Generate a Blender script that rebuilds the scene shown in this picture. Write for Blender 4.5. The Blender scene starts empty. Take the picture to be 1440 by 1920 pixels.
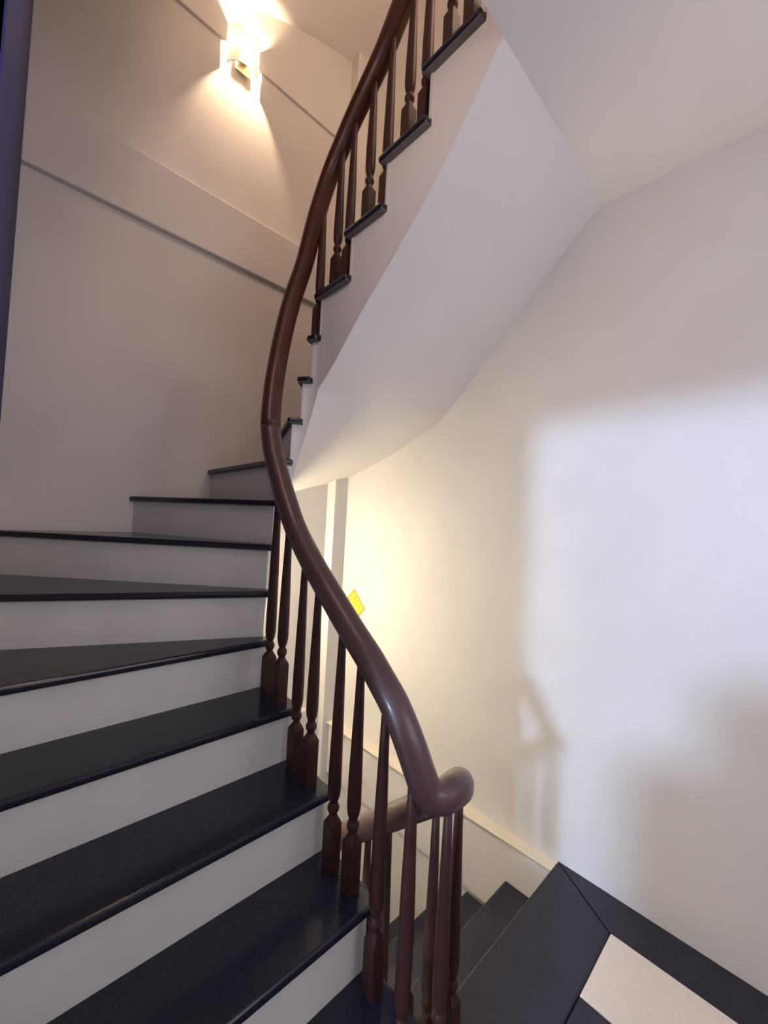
import bpy, bmesh, math, random
from math import sin, cos, radians, pi, hypot, atan2
from mathutils import Vector, Matrix

random.seed(4)
S = bpy.context.scene
COL = S.collection

# ------------------------------------------------------------------ camera
H = 0.17                                    # one riser
def Z(level): return (level + 1.0) * H      # landing = level -1 = z 0
CAM_Z = 7.6 * H
R = ((0.72354031, 0.05678418, 0.68794257),
     (-0.68838494, -0.01448215, 0.72520096),
     (0.05114283, -0.99828144, 0.02861095))  # columns: right, down, forward
cd = bpy.data.cameras.new('camera'); cam = bpy.data.objects.new('camera', cd); COL.objects.link(cam)
m = Matrix.Identity(4)
for r in range(3):
    m[r][0] = R[r][0]; m[r][1] = -R[r][1]; m[r][2] = -R[r][2]
m.translation = (0, 0, CAM_Z)
cam.matrix_world = m
cd.sensor_fit = 'VERTICAL'; cd.sensor_height = 36; cd.sensor_width = 27
cd.lens = 751.13 / 1920 * 36
cd.clip_start = 0.01
S.camera = cam

# ------------------------------------------------------------------ world, lights, exposure
W = bpy.data.worlds.new('world'); S.world = W; W.use_nodes = True
bg = W.node_tree.nodes['Background']
bg.inputs[0].default_value = (0.84, 0.82, 1.0, 1); bg.inputs[1].default_value = 1.45
S.view_settings.view_transform = 'Standard'; S.view_settings.look = 'None'
S.view_settings.exposure = 0.15; S.view_settings.gamma = 1.0; S.view_settings.use_curve_mapping = False

def lamp(name, kind, loc, energy, color, **kw):
    l = bpy.data.lights.new(name, kind); l.energy = energy; l.color = color
    for k, v in kw.items(): setattr(l, k, v)
    o = bpy.data.objects.new(name, l); COL.objects.link(o); o.location = loc
    return o
sun = lamp('daylight_beam', 'SUN', (-3, -0.2, 2.2), 1.75, (0.50, 0.66, 1.0), angle=radians(5.5))
win = lamp('window_daylight', 'AREA', (.75, -1.32, 1.55), 7, (1.0, .90, .88), shape='RECTANGLE', size=1.1, size_y=1.1)
win.rotation_euler = (radians(90), 0, 0)
sun.rotation_euler = Vector((1, .13, -.25)).to_track_quat('-Z', 'Y').to_euler()

# ------------------------------------------------------------------ materials
def mat(name, color, rough=.6, spec=.5, bump=0, bscale=60, var=0, vscale=3, color2=None, metallic=0, coat=0):
    M = bpy.data.materials.new(name); M.use_nodes = True
    nt = M.node_tree; b = nt.nodes['Principled BSDF']
    b.inputs['Base Color'].default_value = (*color, 1)
    b.inputs['Roughness'].default_value = rough
    b.inputs['Specular IOR Level'].default_value = spec
    b.inputs['Metallic'].default_value = metallic
    b.inputs['Coat Weight'].default_value = coat
    b.inputs['Coat Roughness'].default_value = .12
    tc = nt.nodes.new('ShaderNodeTexCoord')
    if color2 is not None:
        n = nt.nodes.new('ShaderNodeTexNoise'); n.inputs['Scale'].default_value = vscale
        n.inputs['Detail'].default_value = 6
        nt.links.new(tc.outputs['Object'], n.inputs['Vector'])
        r = nt.nodes.new('ShaderNodeValToRGB')
        r.color_ramp.elements[0].position = .5 - var; r.color_ramp.elements[1].position = .5 + var
        r.color_ramp.elements[0].color = (*color, 1); r.color_ramp.elements[1].color = (*color2, 1)
        nt.links.new(n.outputs['Fac'], r.inputs[0]); nt.links.new(r.outputs[0], b.inputs['Base Color'])
    if bump:
        n2 = nt.nodes.new('ShaderNodeTexNoise'); n2.inputs['Scale'].default_value = bscale
        n2.inputs['Detail'].default_value = 4
        nt.links.new(tc.outputs['Object'], n2.inputs['Vector'])
        bp = nt.nodes.new('ShaderNodeBump'); bp.inputs['Strength'].default_value = bump
        bp.inputs['Distance'].default_value = .01
        nt.links.new(n2.outputs['Fac'], bp.inputs['Height']); nt.links.new(bp.outputs[0], b.inputs['Normal'])
    return M

PLASTER = mat('white_plaster', (.66, .645, .63), .85, .2, .06, 45, .12, 2.2, (.70, .69, .675))
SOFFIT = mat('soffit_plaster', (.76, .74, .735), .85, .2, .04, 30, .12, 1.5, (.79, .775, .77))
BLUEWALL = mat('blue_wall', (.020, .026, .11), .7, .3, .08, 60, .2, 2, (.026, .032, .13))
GRANITE = mat('black_granite', (.010, .011, .024), .20, .4, 0, 200, .1, 260, (.018, .019, .032))
STONE_GREY = mat('unpolished_grey_stone', (.16, .145, .135), .7, .3, .04, 90, .2, 40, (.20, .18, .17))
RISER = mat('white_riser_stone', (.66, .65, .635), .45, .4, .03, 80, .2, 9, (.71, .70, .69))
TILE = mat('cream_floor_tile', (.72, .66, .61), .5, .4, .02, 120, .2, 90, (.78, .72, .67))
CREAM = mat('cream_paint', (.76, .69, .57), .7, .3)
RAIL = mat('lacquered_rail_wood', (.060, .028, .029), .40, .5, .02, 90, .2, 14, (.080, .038, .037), coat=.2)
RAILRED = mat('redder_rail_wood', (.060, .015, .010), .42, .4, .02, 90, .2, 14, (.08, .021, .015), coat=.15)
BALUST = mat('dark_baluster_wood', (.036, .013, .010), .5, .35, .03, 120, .2, 30, (.055, .020, .015), coat=0)
METAL = mat('lamp_metal', (.55, .5, .42), .35, .5, metallic=1)
YELLOW = mat('yellow_paper', (.80, .62, .05), .7)
OCHRE = mat('ochre_border_print', (.42, .28, .02), .7)
INK = mat('brown_ink', (.25, .16, .02), .7)
WOOD = mat('plain_wood', (.30, .18, .10), .5, .4, .05, 20, .2, 6, (.36, .22, .13))

def glow(name, color, strength):
    M = bpy.data.materials.new(name); M.use_nodes = True
    nt = M.node_tree; b = nt.nodes['Principled BSDF']
    b.inputs['Base Color'].default_value = (.9, .85, .7, 1)
    b.inputs['Emission Color'].default_value = (*color, 1)
    b.inputs['Emission Strength'].default_value = strength
    return M
SHADE = glow('lit_frosted_glass', (1.0, .80, .56), 1.2)
_nt = SHADE.node_tree; _tr = _nt.nodes.new('ShaderNodeBsdfTranslucent'); _tr.inputs[0].default_value = (.95, .90, .80, 1)
_mx = _nt.nodes.new('ShaderNodeMixShader'); _mx.inputs[0].default_value = .7
_nt.links.new(_nt.nodes['Principled BSDF'].outputs[0], _mx.inputs[1]); _nt.links.new(_tr.outputs[0], _mx.inputs[2])
_nt.links.new(_mx.outputs[0], _nt.nodes['Material Output'].inputs[0])
DARKMETAL = mat('dark_lamp_trim', (.20, .16, .10), .4, .5, metallic=.6)
SHADE_LOW = glow('brighter_lit_frosted_glass', (1.0, .84, .60), 125)
BULB = glow('lit_bulb', (1.0, .75, .42), 6)

# ------------------------------------------------------------------ helpers
def obj(name, verts, faces, material, parent=None, smooth=False, label=None):
    me = bpy.data.meshes.new(name); me.from_pydata([tuple(v) for v in verts], [], faces)
    bm = bmesh.new(); bm.from_mesh(me); bmesh.ops.recalc_face_normals(bm, faces=bm.faces)
    bm.to_mesh(me); bm.free()
    me.materials.append(material)
    if smooth:
        for p in me.polygons: p.use_smooth = True
    o = bpy.data.objects.new(name, me); COL.objects.link(o)
    if parent: o.parent = parent
    if label: o['label'] = label
    return o
def thing(name, label, cat, loc=(0, 0, 0), group=None):
    o = bpy.data.objects.new(name, None); COL.objects.link(o); o.location = loc
    o['label'] = label; o['category'] = cat
    if group: o['group'] = group
    return o
def struct(o, label=None):
    o['kind'] = 'structure'
    if label: o['label'] = label
    return o
class MB:
    def __init__(s): s.v = []; s.f = []
    def box(s, x0, x1, y0, y1, z0, z1):
        b = len(s.v)
        s.v += [(x, y, z) for z in (z0, z1) for (x, y) in ((x0, y0), (x1, y0), (x1, y1), (x0, y1))]
        s.f += [tuple(b + i for i in q) for q in ((0, 3, 2, 1), (4, 5, 6, 7), (0, 1, 5, 4), (1, 2, 6, 5), (2, 3, 7, 6), (3, 0, 4, 7))]
        return s
    def prism(s, poly, z0, z1):
        b = len(s.v); n = len(poly)
        s.v += [(p[0], p[1], z0) for p in poly] + [(p[0], p[1], z1) for p in poly]
        s.f += [tuple(b + i for i in reversed(range(n))), tuple(b + n + i for i in range(n))]
        s.f += [(b + i, b + (i + 1) % n, b + n + (i + 1) % n, b + n + i) for i in range(n)]
        return s
    def build(s, name, material, parent=None, bevel=0, seg=2, **k):
        o = obj(name, s.v, s.f, material, parent, **k)
        if bevel:
            bv = o.modifiers.new('edge', 'BEVEL'); bv.width = bevel; bv.segments = seg
            bv.limit_method = 'ANGLE'; bv.angle_limit = radians(40)
        return o
def box(name, b, material, parent=None, bevel=0, **k): return MB().box(*b).build(name, material, parent, bevel, **k)
def clip(poly, n, d):            # keep n.p <= d
    out = []
    for i in range(len(poly)):
        a = poly[i]; b = poly[(i + 1) % len(poly)]
        da = n[0] * a[0] + n[1] * a[1] - d; db = n[0] * b[0] + n[1] * b[1] - d
        if da <= 0: out.append(a)
        if (da < 0 < db) or (db < 0 < da):
            t = da / (da - db); out.append((a[0] + t * (b[0] - a[0]), a[1] + t * (b[1] - a[1])))
    return out

# ------------------------------------------------------------------ plan of the stair
XL, XR, YB = -0.03, 1.66, 2.20
XRL = 1.61                                   # thicker wall below the landing
CX, CY = 0.805, 1.36                         # centre of the winders
RIN = 0.085                                  # radius of the inner string
RL = [.56, .76, .96, 1.16, 1.36]             # riser lines 0..4 (left flight)
RR = {12: 1.36, 13: 1.18, 14: 1.0, 15: .815, 16: .63}
YC = .572                                    # where the flight soffit meets the landing slab
TH = .024                                    # tread slab thickness

def interp(tab, t):
    if t <= tab[0][0]: return tab[0][1]
    for (a, u), (b, v) in zip(tab, tab[1:]):
        if t <= b:                            # smooth cubic between the samples
            i = tab.index((a, u)); p0 = tab[max(i - 1, 0)]; p3 = tab[min(i + 2, len(tab) - 1)]
            w = (t - a) / (b - a); h = b - a
            m0 = (v - p0[1]) / (b - p0[0]) * h; m1 = (p3[1] - u) / (p3[0] - a) * h
            return (2*w**3 - 3*w*w + 1) * u + (w**3 - 2*w*w + w) * m0 + (3*w*w - 2*w**3) * v + (w**3 - w*w) * m1
    return tab[-1][1]
D_IN = [(0, 2.0), (2, 2.35), (4, 2.25), (6, 1.75), (8, 1.6), (9.8, 1.66), (11.2, 2.02), (12.3, 2.36), (13.4, 2.36), (14.3, 2.44), (15.2, 2.40), (16, 2.15), (16.4, 1.9)]
D_OUT = [(0, 1.9), (2, 1.95), (4, 1.9), (6, 1.75), (8, 1.72), (10.2, 1.84), (11.1, 2.0), (12, 2.12), (12.9, 2.2), (13.6, 2.12), (14.6, 2.03), (15.5, 1.92), (16, 1.9), (16.4, 1.85)]
def stations():
    """(nominal t, inner xy, outer xy, step index that starts here)"""
    st = []
    for k in range(4):
        for j in range(5):
            y = RL[k] + (RL[k + 1] - RL[k]) * j / 5
            st.append((k + j / 5, (CX - RIN, y), (XL - .001, y), k))
    angs = sorted(set([i * 2.8125 for i in range(0, 65)] + [45.17, 135.5]))
    for a in angs:
        c, s = -cos(radians(a)), sin(radians(a))
        ts = []
        if c < -1e-6: ts.append((XL - .001 - CX) / c)
        if c > 1e-6: ts.append((XR + .001 - CX) / c)
        if s > 1e-6: ts.append((YB + .001 - CY) / s)
        t = min(ts)
        k = min(11, int(a / 22.5 + 1e-6)) + 4
        if a >= 180: k = 12
        st.append((4 + a / 22.5, (CX + RIN * c, CY + RIN * s), (CX + t * c, CY + t * s), min(k, 12)))
    for k in range(12, 16):
        for j in range(1 if k == 12 else 0, 5):
            y = RR[k] + (RR[k + 1] - RR[k]) * j / 5
            st.append((k + j / 5, (CX + RIN, y), (XR + .001, y), k))
    st.append((16, (CX + RIN, RR[16]), (XR + .001, RR[16]), 16))
    st.append((16.4, (CX + RIN, YC), (XR + .001, YC), 16))
    return st
def slab_mesh(off, k0, k1):
    st = [s for s in stations() if k0 <= s[0] <= k1 + 1e-6]
    V = []; F = []; NR = 6
    bot = []
    for (t, pi_, po, k) in st:                # shared soffit verts
        zi = t - interp(D_IN, t); zo = t - interp(D_OUT, t)
        if t > 16: zi = zo = 14.3
        row = []
        for j in range(NR + 1):
            w = j / NR
            ww = w
            row.append(len(V)); V.append((pi_[0] + (po[0] - pi_[0]) * w, pi_[1] + (po[1] - pi_[1]) * w, Z(zi + (zo - zi) * ww + off)))
        bot.append(row)
    soff = 0
    for i in range(len(st) - 1):
        for j in range(NR):
            F.append((bot[i][j], bot[i][j + 1], bot[i + 1][j + 1], bot[i + 1][j])); soff += 1
    for i in range(len(st) - 1):
        k = st[i][3]; zt = Z(k + off) - TH
        a, b = st[i], st[i + 1]
        n = len(V)
        V += [(a[1][0], a[1][1], zt), (a[2][0], a[2][1], zt), (b[2][0], b[2][1], zt), (b[1][0], b[1][1], zt)]
        F.append((n, n + 1, n + 2, n + 3))
        m_ = len(V)                           # inner side, outer side with their own verts
        V += [V[bot[i][0]], V[bot[i + 1][0]], V[bot[i + 1][NR]], V[bot[i][NR]]]
        F.append((n, n + 3, m_ + 1, m_)); F.append((n + 1, m_ + 3, m_ + 2, n + 2))
        if i == 0 or st[i - 1][3] != k:       # riser face
            zl = Z(k - 1 + off) - TH if i else V[bot[i][0]][2]
            q = len(V)
            V += [(a[1][0], a[1][1], zl), (a[2][0], a[2][1], zl), (a[2][0], a[2][1], zt), (a[1][0], a[1][1], zt)]
            F.append((q, q + 1, q + 2, q + 3))
    return V, F, soff
def wvec(k):
    a = radians((k - 4) * 22.5); return (-cos(a), sin(a)), (sin(a), cos(a))
def tread_poly(k, xr):
    OV, E = .030, .028
    if k < 4: return [(XL, RL[k] - OV), (CX - RIN + E, RL[k] - OV), (CX - RIN + E, RL[k + 1]), (XL, RL[k + 1])]
    if k > 11: return [(CX + RIN - E, RR[k + 1]), (xr, RR[k + 1]), (xr, RR[k] + OV), (CX + RIN - E, RR[k] + OV)]
    poly = [(XL, CY - .2), (xr, CY - .2), (xr, YB), (XL, YB)]
    d0, n0 = wvec(k); d1, n1 = wvec(k + 1); dm = wvec(k + .5)[0]
    cc = lambda v: v[0] * CX + v[1] * CY
    poly = clip(poly, (-n0[0], -n0[1]), OV - cc(n0))
    poly = clip(poly, n1, cc(n1))
    poly = clip(poly, (-dm[0], -dm[1]), -(RIN - E) - cc(dm))
    return poly
def riser_poly(k, xr):
    T = .010
    if k <= 4: y = RL[k]; return [(XL, y - T), (CX - RIN + .003, y - T), (CX - RIN + .003, y), (XL, y)]
    if k >= 12: y = RR[k]; return [(CX + RIN - .003, y), (xr, y), (xr, y + T), (CX + RIN - .003, y + T)]
    poly = [(XL, CY - .2), (xr, CY - .2), (xr, YB), (XL, YB)]
    d0, n0 = wvec(k); cc = lambda v: v[0] * CX + v[1] * CY
    poly = clip(poly, (-n0[0], -n0[1]), T - cc(n0)); poly = clip(poly, n0, cc(n0))
    return clip(poly, (-d0[0], -d0[1]), -(RIN - .003) - cc(d0))
def staircase(off, k0, k1, label, steps=True, xr=XR, first=None):
    t = thing('staircase', label, 'staircase', (0, 0, 0))
    V, F, ns = slab_mesh(off, k0, k1)
    me = bpy.data.meshes.new('stair_slab'); me.from_pydata(V, [], F)
    bm = bmesh.new(); bm.from_mesh(me); bmesh.ops.recalc_face_normals(bm, faces=bm.faces); bm.to_mesh(me); bm.free()
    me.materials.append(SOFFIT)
    for i, p in enumerate(me.polygons): p.use_smooth = i < ns and abs(p.center.z - Z(14.3 + off)) > .01
    o = bpy.data.objects.new('stair_slab', me); COL.objects.link(o); o.parent = t
    if steps:
        for k in range(max(int(k0), 0), min(int(k1), 15) + 1):
            o = MB().prism(tread_poly(k, xr), Z(k + off) - TH, Z(k + off)).build('tread', GRANITE, t, .008, 3)
            o.data.materials.append(STONE_GREY)   # underside is left unpolished
            for p in o.data.polygons:
                if p.normal.z < -.5: p.material_index = 1
        for k in range(max(int(k0), 0), min(int(k1) + 1, 16) + 1):
            MB().prism(riser_poly(k, xr), Z(k - 1 + off), Z(k + off) - TH).build('riser', RISER, t)
    return t

# ------------------------------------------------------------------ room shell
ZLO, ZHI = Z(-18), Z(33)
# right wall: thin upper part, thicker lower part with a cream ledge
struct(box('wall_right', (XR, XR + .2, -1.2, YB + .2, ZLO, ZHI), PLASTER), 'white plastered wall on the right side of the stairwell')
lw = MB().box(XRL, XR + .01, .572, 2.115, Z(-2.95), Z(-1.1) + 0).build('trim_1', PLASTER)
struct(lw, 'thicker white wall band below landing level along the lower flight')
struct(box('trim_2', (XRL + .025, XR + .01, .572, 2.115, ZLO, Z(-2.95)), PLASTER), 'white lower wall beside the descending steps')
lg = MB().prism([(XRL - .002, .60), (XR + .005, .575), (XR + .005, 2.115), (XRL - .022, 2.115), (XRL - .022, 1.2)], Z(-1.1), Z(-1.04)).build('trim_3', CREAM, None, .003)
struct(lg, 'cream painted ledge running along the right wall at landing level')
# back wall with floor beams
struct(box('wall_back', (XL - .2, XR + .2, YB, YB + .2, ZLO, ZHI), PLASTER), 'white plastered wall at the far end of the stairwell')
struct(box('trim_4', (XL, 1.56, YB - .032, YB + .01, Z(14.68), Z(16.49)), PLASTER, None, .006), 'plastered floor beam proud of the far wall, below the lamp')
struct(box('trim_5', (XL, 1.56, YB - .032, YB + .01, Z(14.68 - 17), Z(16.49 - 17)), PLASTER, None, .004), 'plastered floor beam low on the far wall')
struct(box('trim_6', (XL, 1.56, YB - .016, YB + .01, Z(21.6), Z(31)), PLASTER, None, .003), 'upper part of the far wall, slightly proud, behind the lamp')
struct(box('trim_7', (1.56, XR + .01, 2.115, YB + .01, ZLO, ZHI), PLASTER, None, .003), 'narrow white corner pier between far wall and right wall')
# left wall with the doorway the picture is taken from
struct(MB().box(XL - .14, XL, .60, YB + .1, ZLO, ZHI).build('wall_left', PLASTER))
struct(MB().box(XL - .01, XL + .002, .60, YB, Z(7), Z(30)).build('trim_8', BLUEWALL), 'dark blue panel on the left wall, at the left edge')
struct(MB().box(XL - .14, XL - .001, -1.2, .60, 2.21, ZHI).box(XL - .14, XL - .001, -1.2, .60, ZLO, Z(-1) - .24).build('wall_left_2', PLASTER))
struct(MB().box(-1.6, .2, -1.3, -1.2, ZLO, ZHI).box(1.3, XR + .2, -1.3, -1.2, ZLO, ZHI).box(.2, 1.3, -1.3, -1.2, ZLO, 1.0).box(.2, 1.3, -1.3, -1.2, 2.1, ZHI).build('wall_front', PLASTER))
struct(box('ceiling', (XL - .2, XR + .2, -1.3, YB + .2, ZHI, ZHI + .1), PLASTER))
# landings
struct(MB().box(-1.6, XR + .02, -1.25, YC, Z(14.3 - 17), Z(-1) - .02).build('floor_slab', SOFFIT))
struct(MB().box(XL - .14, XR + .02, -1.25, YC, Z(14.3), Z(16) - .02).build('ceiling_landing', SOFFIT), 'flat underside of the upper landing at top right')
struct(box('floor_lower', (XL - .2, XR + .2, -1.3, YB + .2, ZLO - .1, ZLO), TILE))
fl = thing("floor", 'black granite landing floor with an inset cream tile at bottom right', 'floor')
fl['kind'] = 'structure'; del fl['category']
G = .0008
zt0, zt1 = Z(-1) - .02, Z(-1)
XI, XJ, YI = 1.506, 1.244, .417
MB().prism([(CX + RIN - .02, .655), (CX + RIN - .02, YI + G), (XI - G, YI + G), (XR - G, .655)], zt0, zt1).build('floor_slab_strip', GRANITE, fl, .007, 3, label='black granite nosing strip at the head of the lower flight')
MB().prism([(XR, .655 - 2 * G), (XI, YI), (XI, -1.2), (XR, -1.2)], zt0, zt1).build('floor_slab_strip', GRANITE, fl, .001, label='black granite border strip along the right wall')
MB().prism([(-1.6, .555), (-1.6, -1.2), (XJ - G, -1.2), (XJ - G, YI - G), (CX + RIN - .02 - G, YI - G), (CX + RIN - .02 - G, .60), (CX - RIN, .60), (CX - RIN, .555)], zt0, zt1).build('floor_slab_strip', GRANITE, fl, .001)
ty = YI - G
while ty > -1.1:
    MB().box(XJ, XI - 2 * G, ty - .5, ty, zt0, zt1 + .0015).build('floor_tile', TILE, fl, .001)
    ty -= .502
    break
MB().box(XJ, XI - 2 * G, -1.2, ty, zt0, zt1).build('floor_slab_strip', GRANITE, fl)

# ------------------------------------------------------------------ stairs
staircase(0, 0, 16.4, 'winding white staircase with black granite treads rising left from the landing and turning overhead')
staircase(-17, 4, 16.4, 'lower flight of black granite steps descending beside the right wall', xr=XRL)
staircase(17, 0, 16.4, 'underside of the next winding flight above the wall lamp', steps=False)

# ------------------------------------------------------------------ handrail
def catmull(P, n=8):
    out = []
    Q = [2 * P[0] - P[1]] + P + [2 * P[-1] - P[-2]]
    for i in range(1, len(Q) - 2):
        for j in range(n):
            t = j / n
            a, b, c, d = Q[i - 1], Q[i], Q[i + 1], Q[i + 2]
            out.append(.5 * ((2 * b) + (c - a) * t + (2 * a - 5 * b + 4 * c - d) * t * t + (3 * b - a - 3 * c + d) * t ** 3))
    out.append(P[-1]); return out
NC = (.805, .665); RP = .10
def narc(a, lev): return Vector((NC[0] + RP * cos(radians(a)), NC[1] + RP * sin(radians(a)), Z(lev)))
def P3(x, y, lev): return Vector((x, y, Z(lev)))
RAIL_PTS = [P3(.84, 1.452, -4.3), P3(.885, 1.42, -2.6), P3(.905, 1.34, -1.35), P3(.905, 1.20, -.42), P3(.905, 1.057, .38), P3(.905, .949, .90), P3(.905, .855, 1.36), P3(.905, .767, 1.80),
            P3(.905, .70, 2.14), narc(-10, 2.47), narc(-38, 2.74), narc(-64, 2.87), narc(-90, 2.93), narc(-112, 2.93), narc(-130, 3.02), narc(-142, 3.28),
            narc(-154, 3.57), narc(-168, 3.84), P3(.705, .676, 4.08), P3(.705, .722, 4.31), P3(.705, .771, 4.55), P3(.705, .85, 4.88), P3(.705, .977, 5.45), P3(.705, 1.06, 5.84),
            P3(.705, 1.15, 6.33), P3(.705, 1.21, 6.76), P3(.705, 1.284, 7.39), P3(.705, 1.345, 7.98), P3(.711, 1.393, 8.6), P3(.723, 1.418, 9.20),
            P3(.741, 1.437, 9.9), P3(.775, 1.457, 10.95), P3(.808, 1.461, 11.87), P3(.848, 1.450, 12.85), P3(.877, 1.428, 14.0), P3(.900, 1.385, 14.95),
            P3(.905, 1.31, 15.5), P3(.905, 1.235, 15.91), P3(.905, 1.085, 16.58), P3(.905, .981, 17.26), P3(.905, .84, 18.0), P3(.905, .70, 18.7)]
RP_C = catmull(RAIL_PTS, 6)
def sweep(name, pts, material, parent, ra=.0365, rb=.034, label=None, cap=(True, True)):
    V = []; F = []; N = 20
    up = None
    for i, p in enumerate(pts):
        t = (pts[min(i + 1, len(pts) - 1)] - pts[max(i - 1, 0)]).normalized()
        if up is None:
            up = Vector((0, 0, 1)); 
        u = (up - t * up.dot(t)).normalized()
        up = u
        s = t.cross(u)
        for j in range(N):
            a = 2 * pi * j / N
            ex = abs(cos(a)) ** .9 * (1 if cos(a) > 0 else -1); ey = abs(sin(a)) ** .9 * (1 if sin(a) > 0 else -1)
            V.append(p + s * (ra * ex) + u * (rb * ey))
    for i in range(len(pts) - 1):
        for j in range(N):
            a = i * N + j; b = i * N + (j + 1) % N
            F.append((a, b, b + N, a + N))
    F.append(tuple(range(N))); n = (len(pts) - 1) * N; F.append(tuple(n + j for j in range(N)))
    o = obj(name, V, F, material, parent, smooth=True, label=label)
    return o
rail = thing('stair_railing', 'dark red-brown wooden stair railing curving up round the narrow stairwell', 'railing')
isplit = next(i for i, p in enumerate(RP_C) if i > 100 and p.z > Z(8.55))
sweep('handrail', RP_C[:isplit + 1], RAIL, rail, label='darker lower length of round wooden handrail with tight turn')
sweep('handrail', RP_C[isplit:], RAILRED, rail, label='redder upper length of round wooden handrail')

def railz(x, y, zmin):
    best = None
    for p in RP_C:
        if p.z < zmin + .25 or p.z > zmin + 1.1: continue
        d = (p.x - x) ** 2 + (p.y - y) ** 2
        if best is None or d < best[0]: best = (d, p.z)
    return best[1]
def baluster(x, y, lev, ang=0):
    z0 = Z(lev); z1 = railz(x, y, z0) - .008; h = z1 - z0
    V = []; F = []
    hb, w = .125, .0180                       # square block
    def ring(z, r, n=12, sq=False):
        b = len(V)
        for j in range(n):
            a = 2 * pi * j / n + pi / 4
            k = r
            if sq: k = r / max(abs(cos(a)), abs(sin(a)))
            V.append((k * cos(a), k * sin(a), z))
        return b
    prof = [(0, w, 1), (hb, w, 1), (hb + .018, .0125, 0), (hb + .022, .0105, 0), (hb + .027, .0125, 0), (hb + .035, .0165, 0),
            (hb + .043, .0165, 0), (hb + .051, .0125, 0), (hb + .055, .0105, 0), (hb + .060, .0125, 0), (hb + .072, .0165, 0), (hb + .090, .0185, 0),
            (hb + .16, .0180, 0), (h * .62, .0155, 0), (h * .8, .0125, 0), (h, .0095, 0)]
    rs = [ring(z, r, 16, s) for z, r, s in prof]
    for a, b in zip(rs, rs[1:]):
        for j in range(16): F.append((a + j, a + (j + 1) % 16, b + (j + 1) % 16, b + j))
    F.append(tuple(rs[0] + j for j in reversed(range(16)))); F.append(tuple(rs[-1] + j for j in range(16)))
    o = obj('baluster', V, F, BALUST, rail)
    for i, p in enumerate(o.data.polygons): p.use_smooth = i >= 32 and i < len(o.data.polygons) - 2
    o.location = (x, y, z0); o.rotation_euler.z = ang
BAL = [(.705, 1.29, 3), (.705, 1.205, 3), (.705, 1.095, 2), (.705, 1.012, 2), (.705, .885, 1), (.705, .80, 1), (.705, .70, 0)]
for a, lev in ((-150, -1), (-97, -1), (-50, -1)):
    BAL.append((NC[0] + RP * cos(radians(a)), NC[1] + RP * sin(radians(a)), lev))
BAL += [(.905, .685, -2), (.905, .765, -2), (.905, .86, -3), (.905, .949, -3), (.905, 1.06, -4), (.905, 1.15, -4), (.905, 1.24, -5)]
BAL += [(.900, 1.405, 11), (.905, 1.302, 12), (.905, 1.227, 12), (.905, 1.121, 13), (.905, 1.029, 13), (.905, .933, 14), (.905, .859, 14), (.905, .765, 15), (.905, .69, 15)]
for x, y, lev in BAL: baluster(x, y, lev)

# ------------------------------------------------------------------ wall lamps
def wall_lamp(off, label, watts, shade):
    yb = YB - .017
    t = thing('wall_lamp', label, 'wall lamp', (.82, yb, Z(21.55 + off)), 'wall lamps on the far wall')
    zb, zt_, w, d = -.11, .10, .085, .065
    box('back_plate', (-w * .5, w * .5, -.006, 0, zb + .01, zt_ - .01), METAL, t)
    V = []; F = []; N = 24
    for i in range(N + 1):
        a = pi * i / N
        for s in (1, .99):
            for z in (zb, zt_): V.append((-w * cos(a) * s, -.004 - d * sin(a) * s, z))
    for i in range(N):
        a = 4 * i; b = a + 4
        F += [(a, b, b + 1, a + 1), (a + 2, a + 3, b + 3, b + 2), (a + 1, b + 1, b + 3, a + 3), (a, a + 2, b + 2, b)]
    obj('glass_shade', V, F, shade, t, smooth=True, label='lit half-round frosted glass shade')
    for sx in (-1, 1): box('side_clip', (sx * w - .0015, sx * w + .0015, -.008, -.003, zb - .002, zb + .07), DARKMETAL, t)
    V = []; F = []
    for i in range(N + 1):
        a = pi * i / N
        for q in (w + .0015, w - .0015):
            for z in (zb - .003, zb): V.append((-q * cos(a), -.004 - q * d / w * sin(a), z))
    for i in range(N):
        a = 4 * i; b = a + 4
        F += [(a, b, b + 1, a + 1), (a + 2, a + 3, b + 3, b + 2), (a + 1, b + 1, b + 3, a + 3), (a, a + 2, b + 2, b)]
    obj('shade_rim', V, F, METAL, t)
    V = []; F = []
    for i in range(9):
        ph = pi * i / 8
        for j in range(12): V.append((.017 * sin(ph) * cos(2 * pi * j / 12), -.038 + .017 * sin(ph) * sin(2 * pi * j / 12), .01 - .03 * cos(ph)))
    for i in range(8):
        for j in range(12): F.append((i * 12 + j, i * 12 + (j + 1) % 12, i * 12 + 12 + (j + 1) % 12, i * 12 + 12 + j))
    obj('bulb', V, F, BULB, t, smooth=True)
    MB().box(-.02, .02, -.045, -.006, -.045, -.02).build('bulb_holder', METAL, t, .004)
    lamp('lamp_light', 'POINT', (0, -.06, .0), watts, (1.0, .68, .42) if off == 0 else (1.0, .80, .55), shadow_soft_size=.012).parent = t
    return t
wall_lamp(0, 'lit half-round glass wall lamp high on the far wall at upper left', 40, SHADE)
wall_lamp(-17, 'lit wall lamp on the far wall beneath the winding steps, behind the stairs', 90, SHADE_LOW)

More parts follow.
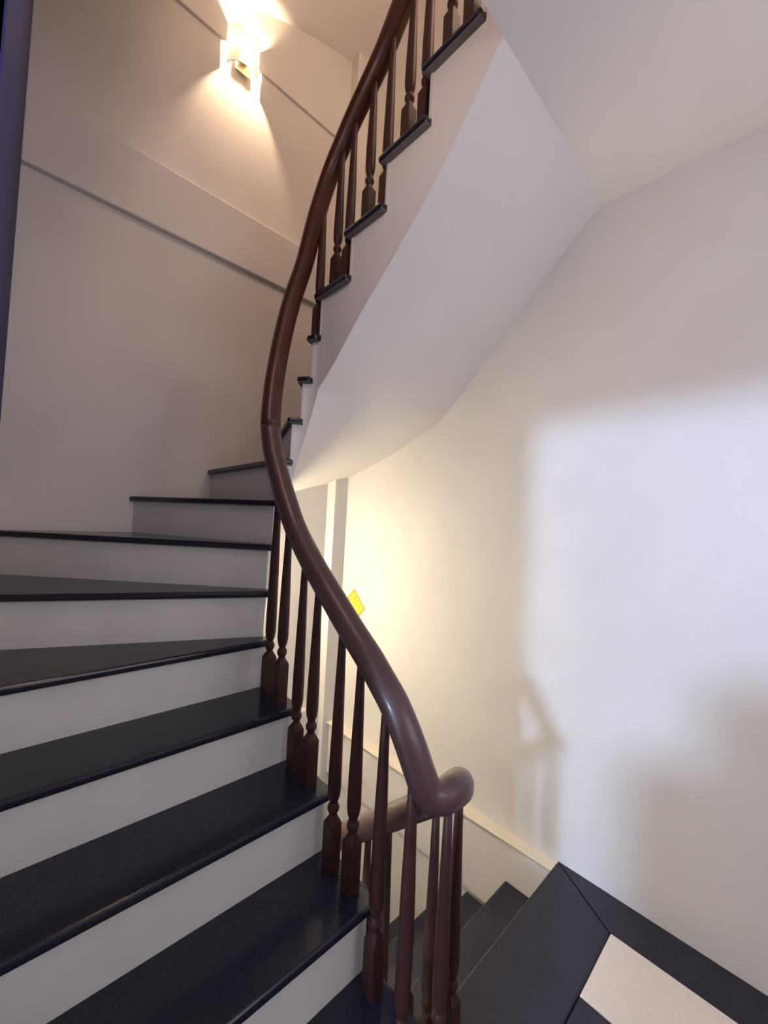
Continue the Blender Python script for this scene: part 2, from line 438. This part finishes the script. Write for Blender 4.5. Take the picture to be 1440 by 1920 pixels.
# ------------------------------------------------------------------ yellow paper on the right wall
yp = thing('paper_label', 'small yellow printed paper label stuck diagonally on the right wall beside the handrail', 'label',
           (XR - .0015, 1.955, Z(3.62)))
def wp(u, v, e):      # u along the long edge, v across, e off the wall
    c = .7071
    return (-e, -c * u + c * v * .98, -c * u - c * v)
def flat(name, u0, u1, v0, v1, e, material, parent):
    vs = [wp(u, v, q) for q in (0, e) for u, v in ((u0, v0), (u1, v0), (u1, v1), (u0, v1))]
    return obj(name, vs, [(0, 1, 2, 3), (4, 5, 6, 7), (0, 1, 5, 4), (1, 2, 6, 5), (2, 3, 7, 6), (3, 0, 4, 7)], material, parent)
flat('border', -.078, .078, -.036, .06, .0008, OCHRE, yp)
flat('paper', -.066, .066, -.026, .05, .0014, YELLOW, yp)
for a, b, c, d in ((-.045, -.032, -.012, -.006), (-.030, -.024, -.015, .012), (-.012, -.002, .0, .006), (.004, .008, -.012, -.004), (.022, .042, -.004, .001)):
    flat('print_mark', a, b, c, d, .0018, INK, yp)

# ------------------------------------------------------------------ added blocks out of view, casting a standing person's shadow on the right wall
blk = thing('shade_blocker', 'unseen wooden block added beside the doorway to shade the right wall', 'light blocker', (-.7, -.45, Z(-1)))
box('body', (-.2, .2, -.55, .56, .06, 1.09), WOOD, blk, .005)
for fx in (-.16, .16):
    for fy in (-.48, .48): box('foot', (fx - .02, fx + .02, fy - .02, fy + .02, 0, .06), WOOD, blk)

bx_ = box('shade_blocker_top', (-.9, -.5, -1.0, -.09, Z(-1) + 1.091, 1.44), WOOD, None, .09)
bx_['label'] = 'unseen rounded block added on top to shade the right wall'; bx_['category'] = 'box'
# added fill lamp under the landing, unseen, to brighten the lower flight
cl = thing('added_fill_lamp', 'unseen round fill lamp added under the landing slab', 'fill lamp', (.9, -.1, Z(14.3 - 17)))
mb = MB(); mb.prism([(.12 * cos(2 * pi * i / 24), .12 * sin(2 * pi * i / 24)) for i in range(24)], -.05, -.012); mb.build('diffuser', SHADE, cl, .01)
mb = MB(); mb.prism([(.13 * cos(2 * pi * i / 24), .13 * sin(2 * pi * i / 24)) for i in range(24)], -.012, 0); mb.build('rim', METAL, cl)
lamp('lower_fill_light', 'POINT', (0, 0, -.13), 40, (1.0, .92, .85), shadow_soft_size=.05).parent = cl

# added fill lamp, unseen, above the upper landing to warm the upper stairwell
ul = thing('wall_lamp', 'unseen fill lamp added on the right wall above the upper landing', 'wall lamp', (XR, .0, Z(24)))
mb = MB(); mb.box(-.012, 0, -.06, .06, -.09, .09); mb.build('back_plate', METAL, ul, .004)
mb = MB(); mb.prism([(-.012 - .06 * sin(pi * i / 12), .055 * cos(pi * i / 12)) for i in range(13)], -.08, .08); mb.build('glass_shade', SHADE, ul, .004)
lamp('upper_fill_light', 'POINT', (-.25, 0, 0), 42, (1.0, .66, .48), shadow_soft_size=.2).parent = ul

# added fill lamp, unseen, high on the left wall to light the string faces
ll = thing('wall_lamp', 'unseen fill lamp added on the left wall high above the first steps', 'wall lamp', (XL, .75, Z(14)))
mb = MB(); mb.box(0, .012, -.06, .06, -.09, .09); mb.build('back_plate', METAL, ll, .004)
mb = MB(); mb.prism([(.012 + .06 * sin(pi * i / 12), .055 * cos(pi * i / 12)) for i in range(13)], -.08, .08); mb.build('glass_shade', SHADE, ll, .004)
lamp('side_fill_light', 'POINT', (.17, 0, 0), 5.5, (1.0, .72, .58), shadow_soft_size=.15).parent = ll
